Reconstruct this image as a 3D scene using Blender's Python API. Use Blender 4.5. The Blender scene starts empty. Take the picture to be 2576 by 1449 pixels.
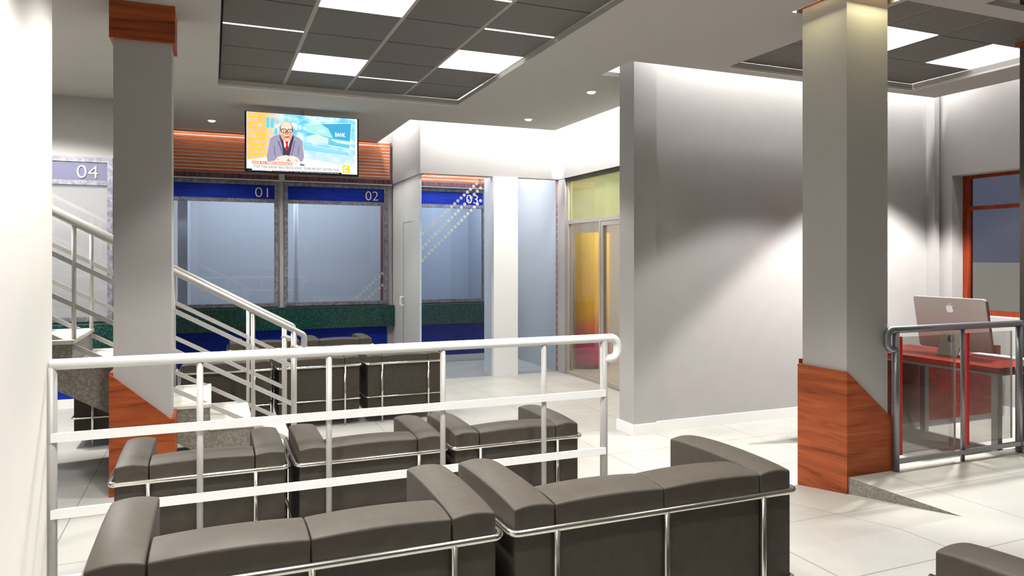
import bpy, bmesh, math, random
from mathutils import Vector
random.seed(4)
sc = bpy.context.scene
COL = sc.collection
ORG = {}          # world origin of every thing and part (things are never rotated)
R = math.radians

# ------------------------------------------------------------------ camera
EYE = 1.54
cam_d = bpy.data.cameras.new('camera')
cam = bpy.data.objects.new('camera', cam_d)
COL.objects.link(cam)
cam.location = (0, 0, EYE)
cam.rotation_euler = (R(90), 0, R(-22.53))
cam_d.sensor_fit = 'HORIZONTAL'
cam_d.sensor_width = 36.0
cam_d.lens = 36.0 * 1822 / 2576
cam_d.shift_y = -74.5 / 2576
cam_d.clip_start = 0.05
cam_d.clip_end = 2000
sc.camera = cam

# ------------------------------------------------------------------ materials
def lin(c):
    return tuple(((x / 255) / 12.92 if x / 255 <= 0.04045 else ((x / 255 + 0.055) / 1.055) ** 2.4) for x in c)

def nmat(name):
    m = bpy.data.materials.new(name)
    m.use_nodes = True
    nt = m.node_tree
    return m, nt, nt.nodes['Principled BSDF']

def L(nt, a, b):
    nt.links.new(a, b)

def N(nt, t, **kw):
    n = nt.nodes.new(t)
    for k, v in kw.items():
        setattr(n, k, v)
    return n

def ramp(nt, stops):
    n = N(nt, 'ShaderNodeValToRGB')
    e = n.color_ramp.elements
    while len(e) > 1:
        e.remove(e[-1])
    e[0].position, e[0].color = stops[0][0], (*stops[0][1], 1)
    for p, c in stops[1:]:
        x = e.new(p)
        x.color = (*c, 1)
    return n

def plain(name, rgb, rough=0.5, metal=0.0, noise=0.04, nscale=40.0, spec=0.5):
    """paint or metal with a faint procedural mottling"""
    m, nt, b = nmat(name)
    c = lin(rgb)
    tc = N(nt, 'ShaderNodeTexCoord')
    no = N(nt, 'ShaderNodeTexNoise')
    no.inputs['Scale'].default_value = nscale
    no.inputs['Detail'].default_value = 3
    L(nt, tc.outputs['Object'], no.inputs['Vector'])
    rp = ramp(nt, [(0.3, tuple(x * (1 - noise) for x in c)), (0.7, tuple(min(1, x * (1 + noise)) for x in c))])
    L(nt, no.outputs['Fac'], rp.inputs['Fac'])
    L(nt, rp.outputs['Color'], b.inputs['Base Color'])
    b.inputs['Roughness'].default_value = rough
    b.inputs['Metallic'].default_value = metal
    b.inputs['Specular IOR Level'].default_value = spec
    return m

def emit(name, rgb, strength):
    m = bpy.data.materials.new(name)
    m.use_nodes = True
    nt = m.node_tree
    nt.nodes.clear()
    o = N(nt, 'ShaderNodeOutputMaterial')
    e = N(nt, 'ShaderNodeEmission')
    e.inputs['Color'].default_value = (*lin(rgb), 1)
    e.inputs['Strength'].default_value = strength
    L(nt, e.outputs[0], o.inputs[0])
    return m

def tiles(name, c1, c2, line, size, off, mortar=0.004, rough=0.35):
    m, nt, b = nmat(name)
    tc = N(nt, 'ShaderNodeTexCoord')
    mp = N(nt, 'ShaderNodeMapping')
    mp.inputs['Location'].default_value = (-off[0], -off[1], 0)
    L(nt, tc.outputs['Object'], mp.inputs['Vector'])
    br = N(nt, 'ShaderNodeTexBrick')
    br.offset = 0
    br.inputs['Scale'].default_value = 1
    br.inputs['Brick Width'].default_value = size
    br.inputs['Row Height'].default_value = size
    br.inputs['Mortar Size'].default_value = mortar
    br.inputs['Mortar Smooth'].default_value = 0.1
    br.inputs['Bias'].default_value = 0
    br.inputs['Color1'].default_value = (*lin(c1), 1)
    br.inputs['Color2'].default_value = (*lin(c2), 1)
    br.inputs['Mortar'].default_value = (*lin(line), 1)
    L(nt, mp.outputs[0], br.inputs['Vector'])
    no = N(nt, 'ShaderNodeTexNoise')
    no.inputs['Scale'].default_value = 90
    no.inputs['Detail'].default_value = 6
    no.inputs['Roughness'].default_value = 0.75
    L(nt, tc.outputs['Object'], no.inputs['Vector'])
    n2 = N(nt, 'ShaderNodeTexNoise')
    n2.inputs['Scale'].default_value = 3.0
    n2.inputs['Detail'].default_value = 5
    L(nt, tc.outputs['Object'], n2.inputs['Vector'])
    ad = N(nt, 'ShaderNodeMath', operation='ADD')
    L(nt, no.outputs['Fac'], ad.inputs[0])
    L(nt, n2.outputs['Fac'], ad.inputs[1])
    rp = ramp(nt, [(0.42, (0.86, 0.86, 0.85)), (0.62, (1, 1, 1))])
    hv = N(nt, 'ShaderNodeMath', operation='MULTIPLY')
    hv.inputs[1].default_value = 0.5
    L(nt, ad.outputs[0], hv.inputs[0])
    L(nt, hv.outputs[0], rp.inputs['Fac'])
    mx = N(nt, 'ShaderNodeMix', data_type='RGBA', blend_type='MULTIPLY')
    mx.inputs['Factor'].default_value = 1
    L(nt, br.outputs['Color'], mx.inputs['A'])
    L(nt, rp.outputs['Color'], mx.inputs['B'])
    L(nt, mx.outputs['Result'], b.inputs['Base Color'])
    b.inputs['Roughness'].default_value = rough
    b.inputs['Specular IOR Level'].default_value = 0.35
    return m

def speckle(name, c_dark, c_mid, c_light, scale, rough=0.4, lo=0.38, hi=0.66):
    m, nt, b = nmat(name)
    tc = N(nt, 'ShaderNodeTexCoord')
    no = N(nt, 'ShaderNodeTexNoise')
    no.inputs['Scale'].default_value = scale
    no.inputs['Detail'].default_value = 5
    no.inputs['Roughness'].default_value = 0.7
    L(nt, tc.outputs['Object'], no.inputs['Vector'])
    rp = ramp(nt, [(lo, lin(c_dark)), (0.5, lin(c_mid)), (hi, lin(c_light))])
    L(nt, no.outputs['Fac'], rp.inputs['Fac'])
    L(nt, rp.outputs['Color'], b.inputs['Base Color'])
    b.inputs['Roughness'].default_value = rough
    return m

def wood(name, stops, scale=(1, 1, 9), rough=0.45, nscale=2.2, dist=1.2, spec=0.18):
    """long streaks: SCALE stretches the noise, so the small axis is the grain's direction"""
    m, nt, b = nmat(name)
    tc = N(nt, 'ShaderNodeTexCoord')
    mp = N(nt, 'ShaderNodeMapping')
    mp.inputs['Scale'].default_value = scale
    L(nt, tc.outputs['Object'], mp.inputs['Vector'])
    no = N(nt, 'ShaderNodeTexNoise')
    no.inputs['Scale'].default_value = nscale
    no.inputs['Detail'].default_value = 7
    no.inputs['Roughness'].default_value = 0.62
    no.inputs['Distortion'].default_value = dist
    L(nt, mp.outputs[0], no.inputs['Vector'])
    rp = ramp(nt, [(p, lin(c)) for p, c in stops])
    L(nt, no.outputs['Fac'], rp.inputs['Fac'])
    L(nt, rp.outputs['Color'], b.inputs['Base Color'])
    b.inputs['Roughness'].default_value = rough
    b.inputs['Specular IOR Level'].default_value = spec
    return m

def glass(name, tint, rough=0.0, refl=1.0, haze=0.0, haze_rgb=(230, 232, 230)):
    m = bpy.data.materials.new(name)
    m.use_nodes = True
    nt = m.node_tree
    nt.nodes.clear()
    o = N(nt, 'ShaderNodeOutputMaterial')
    t = N(nt, 'ShaderNodeBsdfTransparent')
    t.inputs['Color'].default_value = (*tint, 1)
    g = N(nt, 'ShaderNodeBsdfGlossy')
    g.inputs['Roughness'].default_value = rough
    fr = N(nt, 'ShaderNodeFresnel')
    fr.inputs['IOR'].default_value = 1.45
    mu = N(nt, 'ShaderNodeMath', operation='MULTIPLY')
    mu.use_clamp = True
    mu.inputs[1].default_value = refl
    L(nt, fr.outputs[0], mu.inputs[0])
    mix = N(nt, 'ShaderNodeMixShader')
    L(nt, mu.outputs[0], mix.inputs[0])
    src = t.outputs[0]
    if haze > 0:
        d = N(nt, 'ShaderNodeBsdfDiffuse')
        d.inputs['Color'].default_value = (*lin(haze_rgb), 1)
        mh = N(nt, 'ShaderNodeMixShader')
        mh.inputs[0].default_value = haze
        tl = N(nt, 'ShaderNodeBsdfTranslucent')
        tl.inputs['Color'].default_value = (*lin(haze_rgb), 1)
        ms = N(nt, 'ShaderNodeMixShader')
        ms.inputs[0].default_value = 0.6
        L(nt, d.outputs[0], ms.inputs[1])
        L(nt, tl.outputs[0], ms.inputs[2])
        L(nt, t.outputs[0], mh.inputs[1])
        L(nt, ms.outputs[0], mh.inputs[2])
        src = mh.outputs[0]
    L(nt, src, mix.inputs[1])
    L(nt, g.outputs[0], mix.inputs[2])
    L(nt, mix.outputs[0], o.inputs[0])
    return m

M = {}
M['wall'] = plain('wall_paint', (168, 165, 163), 0.85, noise=0.015, nscale=6, spec=0.15)
M['wall_cream_lit'] = plain('cream_wall_lit', (220, 217, 211), 0.85, noise=0.015, nscale=6, spec=0.15)  # wall paint made lighter in place of stronger light on the left wall
M['column'] = plain('column_paint', (180, 176, 173), 0.6, noise=0.015, nscale=6, spec=0.2)
M['dark_column'] = plain('dark_column_brown', (58, 52, 44), 0.6)  # shaft in a darker brown than the other columns
M['ceiling'] = plain('ceiling_paint', (176, 172, 167), 0.9, noise=0.01, nscale=4, spec=0.1)
M['trim'] = plain('trim_paint', (240, 239, 236), 0.5, noise=0.015, nscale=200)
M['floor'] = tiles('floor_tile', (189, 187, 181), (185, 183, 176), (140, 136, 128), 0.731, (0.690, 0.577))
M['floor_up'] = tiles('floor_tile_upper', (189, 187, 181), (185, 183, 176), (140, 136, 128), 0.731, (0.308, 0.122))
M['stone'] = speckle('riser_stone', (112, 107, 98), (128, 122, 112), (158, 152, 141), 70, 0.45)
M['tread'] = tiles('tread_tile', (224, 220, 210), (220, 216, 205), (180, 174, 162), 0.285, (0.557 % 0.285, 0.0), 0.002)
M['leather'] = plain('dark_leather', (70, 64, 56), 0.55, noise=0.10, nscale=26, spec=0.3)
M['under'] = plain('grey_liner', (190, 190, 196), 0.6)
M['chrome'] = plain('chrome', (236, 232, 224), 0.16, metal=1.0, noise=0.01)
M['rail_white'] = plain('white_rail_paint', (252, 252, 250), 0.4, noise=0.015, nscale=300)
M['rail_post'] = plain('pale_grey_post_paint', (176, 173, 169), 0.4, noise=0.02, nscale=300)
M['rail_steel'] = plain('grey_steel', (140, 142, 146), 0.33, metal=0.75, noise=0.03, nscale=200)
M['stair_rail'] = plain('satin_steel', (188, 185, 180), 0.4, metal=0.35, noise=0.03, nscale=300)
M['stair_bar'] = speckle('brushed_bar_steel', (160, 159, 157), (186, 184, 180), (212, 210, 206), 160, 0.4)
M['wood'] = wood('plinth_wood', [(0.28, (92, 42, 22)), (0.42, (144, 70, 36)), (0.55, (166, 84, 46)), (0.75, (184, 102, 60))], (0.5, 0.5, 7.0), 0.45, 2.0)
M['slat'] = wood('slat_wood', [(0.3, (160, 78, 42)), (0.5, (196, 102, 58)), (0.7, (214, 124, 76))], (0.5, 3, 8), 0.5)
M['rosewood'] = wood('rosewood', [(0.32, (44, 36, 58)), (0.45, (78, 58, 66)), (0.55, (110, 80, 78)), (0.7, (60, 52, 78))], (22, 22, 0.6), 0.28, 1.6, 0.4)
M['blue'] = wood('blue_laminate', [(0.3, (8, 28, 122)), (0.5, (12, 40, 145)), (0.7, (18, 52, 168))], (2, 2, 30), 0.42, 2.0, 1.0)
M['granite'] = speckle('green_granite', (5, 22, 22), (14, 52, 48), (38, 104, 94), 58, 0.3)
M['frame'] = speckle('galvanised_frame', (84, 83, 92), (108, 106, 116), (140, 138, 148), 24, 0.42)
M['digit'] = plain('cream_numeral', (228, 218, 196), 0.5)
M['white'] = plain('white_gloss', (242, 243, 245), 0.35, noise=0.01)
M['slat_back'] = plain('slat_backing', (236, 232, 226), 0.7)
M['booth'] = plain('booth_paint', (196, 199, 204), 0.8, noise=0.01, spec=0.1)
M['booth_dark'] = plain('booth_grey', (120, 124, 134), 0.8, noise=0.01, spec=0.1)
M['mesh'] = None
M['runner'] = plain('ceiling_runner', (150, 146, 140), 0.7)
M['lip'] = plain('lip_trim', (214, 211, 208), 0.6)
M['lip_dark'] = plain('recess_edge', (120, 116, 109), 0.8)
M['black'] = plain('black_plastic', (24, 25, 28), 0.35)
M['red_edge'] = plain('red_edge_strip', (205, 24, 18), 0.4)
M['desk'] = wood('mahogany', [(0.3, (78, 14, 5)), (0.46, (112, 26, 11)), (0.6, (138, 42, 20)), (0.75, (96, 20, 8))], (4, 0.6, 9), 0.36, 2.2)
M['desk_metal'] = plain('desk_metal', (140, 134, 132), 0.45, metal=0.4)
M['alu'] = plain('anodised_aluminium', (176, 170, 166), 0.38, metal=0.35, noise=0.02, nscale=60)
M['alu_dark'] = plain('stand_aluminium', (128, 121, 108), 0.42, metal=0.4)
M['win_wood'] = wood('window_wood', [(0.3, (92, 30, 12)), (0.5, (124, 46, 22)), (0.7, (150, 66, 34))], (7, 7, 0.6), 0.45)
M['door_metal'] = plain('door_frame_metal', (176, 170, 162), 0.45, metal=0.3)
M['dark_head'] = plain('dark_door_head', (70, 64, 58), 0.6)
M['outside'] = plain('outside_ground', (130, 122, 102), 0.9)
M['backdrop'] = plain('outside_backdrop', (104, 108, 126), 0.9)
M['panel_light'] = emit('panel_light', (255, 255, 255), 2.2)
M['lens'] = emit('downlight_lens', (255, 252, 244), 2.0)
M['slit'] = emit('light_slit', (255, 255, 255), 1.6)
M['strip_warm'] = emit('warm_strip', (255, 244, 170), 3.0)
M['glass_clear'] = glass('clear_glass', (0.90, 0.94, 0.95), refl=0.9)
M['glass_side'] = glass('side_glass', (0.86, 0.90, 0.90), refl=0.4, haze=0.7, haze_rgb=(222, 220, 216))  # haze stands in for the pane's strong pale reflections
M['glass_front'] = glass('front_glass', (0.86, 0.90, 0.95), refl=0.5)
M['glass_teller'] = glass('teller_glass', (0.80, 0.85, 0.92), refl=1.0)
M['glass_teller4'] = glass('teller_glass_reflection', (0.85, 0.86, 0.88), refl=1.4, haze=0.25, haze_rgb=(228, 224, 218))  # haze whitens the pane in place of bright reflections
M['glass_green'] = glass('green_glass', (0.78, 0.81, 0.62), refl=0.5, haze=0.2, haze_rgb=(188, 188, 150))
M['glass_warm'] = glass('warm_glass', (0.94, 0.90, 0.84), refl=0.7, haze=0.03, haze_rgb=(226, 208, 190))
M['glass_office'] = glass('office_window_glass', (0.80, 0.82, 0.88), refl=0.9)
M['glass_rail'] = glass('rail_glass', (0.86, 0.86, 0.85), refl=0.35)
M['glass_edge'] = plain('glass_edge', (196, 214, 226), 0.2)
M['glass_edge_dark'] = plain('glass_edge_dark', (44, 76, 104), 0.2)

def mesh_material():
    m, nt, b = nmat('expanded_metal')
    tc = N(nt, 'ShaderNodeTexCoord')
    br = N(nt, 'ShaderNodeTexBrick')
    br.offset = 0.5
    br.inputs['Scale'].default_value = 1
    br.inputs['Brick Width'].default_value = 0.026
    br.inputs['Row Height'].default_value = 0.0125
    br.inputs['Mortar Size'].default_value = 0.0032
    br.inputs['Mortar Smooth'].default_value = 0.3
    br.inputs['Color1'].default_value = (0.012, 0.011, 0.010, 1)
    br.inputs['Color2'].default_value = (0.018, 0.017, 0.015, 1)
    br.inputs['Mortar'].default_value = (*lin((118, 112, 104)), 1)
    L(nt, tc.outputs['Object'], br.inputs['Vector'])
    L(nt, br.outputs['Color'], b.inputs['Base Color'])
    b.inputs['Roughness'].default_value = 0.6
    return m
M['mesh'] = mesh_material()

# ------------------------------------------------------------------ mesh building
class MB:
    def __init__(s):
        s.bm = bmesh.new()

    def box(s, x0, x1, y0, y1, z0, z1):
        v = [s.bm.verts.new(p) for p in ((x0, y0, z0), (x1, y0, z0), (x1, y1, z0), (x0, y1, z0),
                                         (x0, y0, z1), (x1, y0, z1), (x1, y1, z1), (x0, y1, z1))]
        for f in ((3, 2, 1, 0), (4, 5, 6, 7), (0, 1, 5, 4), (1, 2, 6, 5), (2, 3, 7, 6), (3, 0, 4, 7)):
            s.bm.faces.new([v[i] for i in f])
        return s

    def prism(s, pts, vec):
        """polygon PTS (3-D, planar) pushed along VEC"""
        a = [s.bm.verts.new(p) for p in pts]
        b = [s.bm.verts.new(Vector(p) + Vector(vec)) for p in pts]
        s.bm.faces.new(a[::-1])
        s.bm.faces.new(b)
        n = len(a)
        for i in range(n):
            s.bm.faces.new((a[i], a[(i + 1) % n], b[(i + 1) % n], b[i]))
        return s

    def tube(s, path, r, seg=14, closed=False):
        P = [Vector(p) for p in path]
        n = len(P)
        rings = []
        prev = None
        for i in range(n):
            if closed:
                t = (P[(i + 1) % n] - P[i - 1]).normalized()
            elif i == 0:
                t = (P[1] - P[0]).normalized()
            elif i == n - 1:
                t = (P[-1] - P[-2]).normalized()
            else:
                t = ((P[i + 1] - P[i]).normalized() + (P[i] - P[i - 1]).normalized()).normalized()
            if prev is None:
                up = Vector((0, 0, 1)) if abs(t.z) < 0.9 else Vector((1, 0, 0))
                a = t.cross(up).normalized()
            else:
                a = (prev - t * prev.dot(t)).normalized()
            prev = a
            b = t.cross(a)
            rings.append([s.bm.verts.new(P[i] + r * (math.cos(2 * math.pi * k / seg) * a + math.sin(2 * math.pi * k / seg) * b)) for k in range(seg)])
        m = n if closed else n - 1
        for i in range(m):
            A, B = rings[i], rings[(i + 1) % n]
            for k in range(seg):
                f = s.bm.faces.new((A[k], A[(k + 1) % seg], B[(k + 1) % seg], B[k]))
                f.smooth = True
        if not closed:
            s.bm.faces.new(rings[0][::-1])
            s.bm.faces.new(rings[-1])
        return s

    def lathe(s, c, prof, seg=28):
        """profile of (radius, z) turned about the vertical through C"""
        rings = []
        for r, z in prof:
            rings.append([s.bm.verts.new((c[0] + r * math.cos(2 * math.pi * k / seg), c[1] + r * math.sin(2 * math.pi * k / seg), c[2] + z)) for k in range(seg)])
        for A, B in zip(rings, rings[1:]):
            for k in range(seg):
                f = s.bm.faces.new((A[k], A[(k + 1) % seg], B[(k + 1) % seg], B[k]))
                f.smooth = True
        s.bm.faces.new(rings[0][::-1])
        s.bm.faces.new(rings[-1])
        return s

    def cushion(s, x0, x1, y0, y1, z0, z1, top=0.03, side=0.006, r=0.014, droop=0.0):
        """upholstered block: subdivided, edges rounded, the top puffed up"""
        b = bmesh.new()
        bmesh.ops.create_cube(b, size=1.0)
        cx, cy, cz = (x0 + x1) / 2, (y0 + y1) / 2, (z0 + z1) / 2
        dx, dy, dz = x1 - x0, y1 - y0, z1 - z0
        for v in b.verts:
            v.co = (cx + v.co.x * dx, cy + v.co.y * dy, cz + v.co.z * dz)
        bmesh.ops.subdivide_edges(b, edges=b.edges[:], cuts=9, use_grid_fill=True)
        b.normal_update()
        es = [e for e in b.edges if len(e.link_faces) == 2 and e.link_faces[0].normal.dot(e.link_faces[1].normal) < 0.3]
        bmesh.ops.bevel(b, geom=es, offset=r, segments=3, profile=0.5, affect='EDGES', clamp_overlap=True)
        for v in b.verts:
            p = (v.co.x - cx) / (dx / 2)
            q = (v.co.y - cy) / (dy / 2)
            w = (v.co.z - cz) / (dz / 2)
            bx, by, bz = max(0, 1 - p * p), max(0, 1 - q * q), max(0, 1 - w * w)
            t = max(0, (w - 0.6) / 0.4)
            v.co.z += top * t * (0.30 * bx + 0.70 * by ** 0.7 * (0.6 + 0.4 * bx))
            v.co.z -= droop * t * max(0, q) ** 3
            if abs(p) > 0.9:
                v.co.x += math.copysign(side * by * bz, p)
            if abs(q) > 0.9:
                v.co.y += math.copysign(side * bx * bz, q)
        me = bpy.data.meshes.new('tmp')
        b.to_mesh(me)
        b.free()
        s.bm.from_mesh(me)
        bpy.data.meshes.remove(me)
        for f in s.bm.faces:
            f.smooth = True
        return s

    def bevel(s, w, seg=2):
        s.bm.normal_update()
        es = [e for e in s.bm.edges if len(e.link_faces) == 2 and e.link_faces[0].normal.dot(e.link_faces[1].normal) < 0.5]
        bmesh.ops.bevel(s.bm, geom=es, offset=w, segments=seg, profile=0.5, affect='EDGES', clamp_overlap=True)
        return s

    def build(s, name, mat, parent=None, mats=None, pick=None):
        o3 = Vector((0, 0, 0))
        if parent is not None:
            o3 = ORG[parent.name]
            bmesh.ops.translate(s.bm, verts=s.bm.verts, vec=-o3)
        bmesh.ops.recalc_face_normals(s.bm, faces=s.bm.faces)
        me = bpy.data.meshes.new(name)
        for x in (mats or [mat]):
            me.materials.append(x)
        if pick:
            s.bm.normal_update()
            for f in s.bm.faces:
                f.material_index = pick(f)
        s.bm.to_mesh(me)
        s.bm.free()
        o = bpy.data.objects.new(name, me)
        COL.objects.link(o)
        if parent is not None:
            o.parent = parent
        ORG[o.name] = o3.copy()
        return o

def box(name, mat, b, parent=None, bev=0.0):
    m = MB().box(*b)
    if bev:
        m.bevel(bev)
    return m.build(name, mat, parent)

def tag(o, label, cat, group=None):
    o['label'] = label
    o['category'] = cat
    if group:
        o['group'] = group
    return o

def thing(name, label, cat, loc, group=None):
    o = bpy.data.objects.new(name, None)
    o.empty_display_size = 0.1
    COL.objects.link(o)
    o.location = loc
    ORG[o.name] = Vector(loc)
    return tag(o, label, cat, group)

def struct(name, mb, mat, **kw):
    o = mb.build(name, mat, None, **kw)
    o['kind'] = 'structure'
    return o

def text(name, body, mat, parent, x0, x1, z0, z1, y, depth=0.003, bold=0.0):
    """flat lettering facing -y, fitted into x0..x1, z0..z1"""
    cu = bpy.data.curves.new(name, 'FONT')
    cu.body = body
    cu.extrude = 0.5
    cu.offset = bold
    cu.resolution_u = 6
    t = bpy.data.objects.new('tmp_text', cu)
    COL.objects.link(t)
    dg = bpy.context.evaluated_depsgraph_get()
    me = bpy.data.meshes.new_from_object(t.evaluated_get(dg))
    bpy.data.objects.remove(t)
    bpy.data.curves.remove(cu)
    xs = [v.co.x for v in me.vertices]
    ys = [v.co.y for v in me.vertices]
    org = ORG[parent.name]
    sx = (x1 - x0) / (max(xs) - min(xs))
    sz = (z1 - z0) / (max(ys) - min(ys))
    for v in me.vertices:
        x, q, e = v.co
        v.co = Vector((x0 + (x - min(xs)) * sx, y - (e + 0.5) * depth, z0 + (q - min(ys)) * sz)) - org
    me.materials.clear()
    me.materials.append(mat)
    me.name = name
    o = bpy.data.objects.new(name, me)
    COL.objects.link(o)
    o.parent = parent
    ORG[o.name] = org.copy()
    return o

def fillet(pts, r, n=6):
    P = [Vector(p) for p in pts]
    out = [P[0]]
    for a, b, c in zip(P, P[1:], P[2:]):
        d1, d2 = (a - b).normalized(), (c - b).normalized()
        ang = d1.angle(d2)
        t = min(r / math.tan(ang / 2), (a - b).length * 0.49, (c - b).length * 0.49)
        rr = t * math.tan(ang / 2)
        bis = (d1 + d2).normalized()
        ctr = b + bis * (rr / math.sin(ang / 2))
        s, e = b + d1 * t - ctr, b + d2 * t - ctr
        for k in range(n + 1):
            out.append(ctr + s.slerp(e, k / n) if False else ctr + (s * math.sin((1 - k / n) * s.angle(e)) + e * math.sin(k / n * s.angle(e))) / math.sin(s.angle(e)))
    out.append(P[-1])
    return out

def light(name, kind, loc, power, color=(1, 1, 1), aim=None, size=None, size_y=None, angle=None, blend=0.4, radius=0.05, spread=None):
    d = bpy.data.lights.new(name, kind)
    d.energy = power
    d.color = color
    if kind == 'AREA':
        d.shape = 'RECTANGLE'
        d.size, d.size_y = size, size_y
        if spread:
            d.spread = R(spread)
    if kind == 'SPOT':
        d.spot_size = R(angle)
        d.spot_blend = blend
        d.shadow_soft_size = radius
    if kind == 'POINT':
        d.shadow_soft_size = radius
    o = bpy.data.objects.new(name, d)
    COL.objects.link(o)
    o.location = loc
    if aim is not None:
        o.rotation_euler = (Vector(aim) - Vector(loc)).to_track_quat('-Z', 'Y').to_euler()
    return o

# ------------------------------------------------------------------ levels and main planes
H = 0.166                 # the upper floor above the lower one
CZ = 3.212                # ceiling
TOP = 3.75
EDGE = 3.45               # where the upper floor stops

# floors
struct('floor', MB().box(-6, 12, -0.5, 14, -0.2, 0.0), M['floor'])
side = lambda f: 0 if f.normal.z > 0.5 else 1
up = MB()
up.box(-6, 1.95, -6, EDGE, 0, H)
up.box(3.69, 12, -6, EDGE, 0, H)
up.box(1.95, 3.69, -6, 2.644, 0, H)
struct('floor_upper', up, None, mats=[M['floor_up'], M['stone']], pick=side)
rp = MB().prism([(1.951, 2.644, 0.0), (1.951, 2.644, H - 0.0005), (1.951, 3.82, 0.001)], (1.738, 0, 0))
struct('floor_ramp', rp, None, mats=[M['floor_up'], M['stone']], pick=side)

# ceiling with its openings
HA = (0.058, 2.47, 2.667, 7.467)
HB = (4.167, 6.37, 3.357, 5.08)
HC = (4.69, 7.10, 0.6, 3.20)
HCOL = (3.64, 4.115, 3.335, 3.815)
HD = (3.28, 7.6, 5.28, 5.80)
HE = (6.957, 7.6, 3.25, 5.28)
HF1 = (2.21, 4.60, 8.534, 8.84)
HF2 = (2.21, 2.42, 8.84, 10.42)
HF3 = (4.147, 4.60, 5.95, 8.534)
HOLES = [HA, HB, HC, HCOL, HD, HE, HF1, HF2, HF3, (2.42, 4.60, 8.84, 10.42)]
def slab(u0, u1, v0, v1, z0, z1, holes):
    us = sorted({u0, u1, *[x for h in holes for x in h[:2] if u0 < x < u1]})
    vs = sorted({v0, v1, *[x for h in holes for x in h[2:] if v0 < x < v1]})
    nu, nv = len(us) - 1, len(vs) - 1
    full = lambda i, j: 0 <= i < nu and 0 <= j < nv and not any(h[0] <= (us[i] + us[i + 1]) / 2 <= h[1] and h[2] <= (vs[j] + vs[j + 1]) / 2 <= h[3] for h in holes)
    m = MB()
    vv = {}
    def V(i, j, k):
        if (i, j, k) not in vv:
            vv[i, j, k] = m.bm.verts.new((us[i], vs[j], z1 if k else z0))
        return vv[i, j, k]
    for i in range(nu):
        for j in range(nv):
            if not full(i, j):
                continue
            for k in (0, 1):
                m.bm.faces.new((V(i, j, k), V(i + 1, j, k), V(i + 1, j + 1, k), V(i, j + 1, k)))
            for (a, b, di, dj) in (((i, j), (i + 1, j), 0, -1), ((i + 1, j), (i + 1, j + 1), 1, 0), ((i, j + 1), (i + 1, j + 1), 0, 1), ((i, j), (i, j + 1), -1, 0)):
                if not full(i + di, j + dj):
                    m.bm.faces.new((V(*a, 0), V(*b, 0), V(*b, 1), V(*a, 1)))
    return m
struct('ceiling', slab(-6, 7.6, -2.0, 10.42, CZ, CZ + 0.042, HOLES), M['ceiling'])
struct('deck_light_block', MB().box(-6, 7.6, -2.0, 14, TOP, TOP + 0.1), M['ceiling'])  # unseen slab added to stop outside light at the ceiling slots

# ------------------------------------------------------------------ walls
struct('wall_left', MB().box(-0.81, -0.61, -1.2, 3.50, H, CZ), M['wall_cream_lit'])
b_ = MB().box(-0.61, -0.592, -1.2, 3.498, H, H + 0.093)
struct('baseboard_left', b_, M['trim'])

# the white wall in the middle with its end pilaster
w = MB()
w.box(3.40, 7.36, 5.46, 5.66, 0, TOP)
struct('wall_middle', w, M['wall'])
struct('wall_middle_pilaster', MB().box(3.399, 3.63, 5.42, 5.661, 0, TOP), M['wall'])
bb = MB().box(3.63, 7.06, 5.437, 5.459, 0, 0.093)
bb2 = MB().box(3.376, 3.65, 5.397, 5.419, 0, 0.093)
bb2.box(3.376, 3.398, 5.4191, 5.682, 0, 0.093)
struct('baseboard_middle', bb, M['trim'])
struct('baseboard_pilaster', bb2, M['trim'])
# the office's far wall, with a window
OW = 7.19
ow = MB()
ow.box(OW, OW + 0.30, 5.26, 5.459, 0, TOP)
ow.box(OW, OW + 0.30, 3.2, 5.26, 0, 0.955)
ow.box(OW, OW + 0.30, 3.2, 5.26, 2.41, TOP)
ow.box(OW, OW + 0.30, -2, 3.2, 0, TOP)
struct('wall_right', ow, M['wall'])
struct('trim_1', MB().box(7.06, 7.13, 5.36, 5.459, 0, TOP), M['wall'])
bo = MB().box(OW - 0.022, OW - 0.001, 3.46, 5.44, 0, 0.093)
struct('baseboard_right', bo, M['trim'])
# window
FW = OW + 0.165
wf = MB()
wf.box(FW, FW + 0.05, 5.185, 5.26, 0.956, 2.41)
wf.box(FW, FW + 0.05, 3.2, 3.275, 0.956, 2.41)
wf.box(FW, FW + 0.05, 3.275, 5.185, 0.956, 1.005)
wf.box(FW, FW + 0.05, 3.275, 5.185, 2.375, 2.41)
wf.box(FW, FW + 0.05, 3.275, 5.185, 2.045, 2.085)
win = struct('window_1', wf, M['win_wood'])
ORG[win.name] = Vector((0, 0, 0))
box('pane', M['glass_office'], (FW + 0.02, FW + 0.026, 3.27, 5.19, 1.0, 2.05), win)
box('pane', M['glass_office'], (FW + 0.02, FW + 0.026, 3.27, 5.19, 2.08, 2.38), win)
# what lies outside the office window
struct('ground_outside', MB().box(7.6, 320, -200, 320, -0.3, -0.21), M['outside'])
struct('backdrop_outside', MB().box(300, 303, -200, 320, -0.21, 130), M['backdrop'])  # added bluish backdrop where the sky would show

# ------------------------------------------------------------------ teller hall walls
TV_ = 10.40               # face of the teller windows
tw = MB()
for u0, u1 in ((-0.66, -0.592), (0.848, 0.918), (2.358, 2.427), (3.883, 4.45)):
    tw.box(u0, u1, TV_ + 0.012, TV_ + 0.10, 0, TOP)
for u0, u1 in ((-0.592, 0.848), (0.918, 2.358), (2.427, 3.883)):
    tw.box(u0, u1, TV_ + 0.012, TV_ + 0.10, 0, 0.884)
    tw.box(u0, u1, TV_ + 0.012, TV_ + 0.10, 2.592, TOP)
struct('wall_back', tw, M['wall'])
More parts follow.
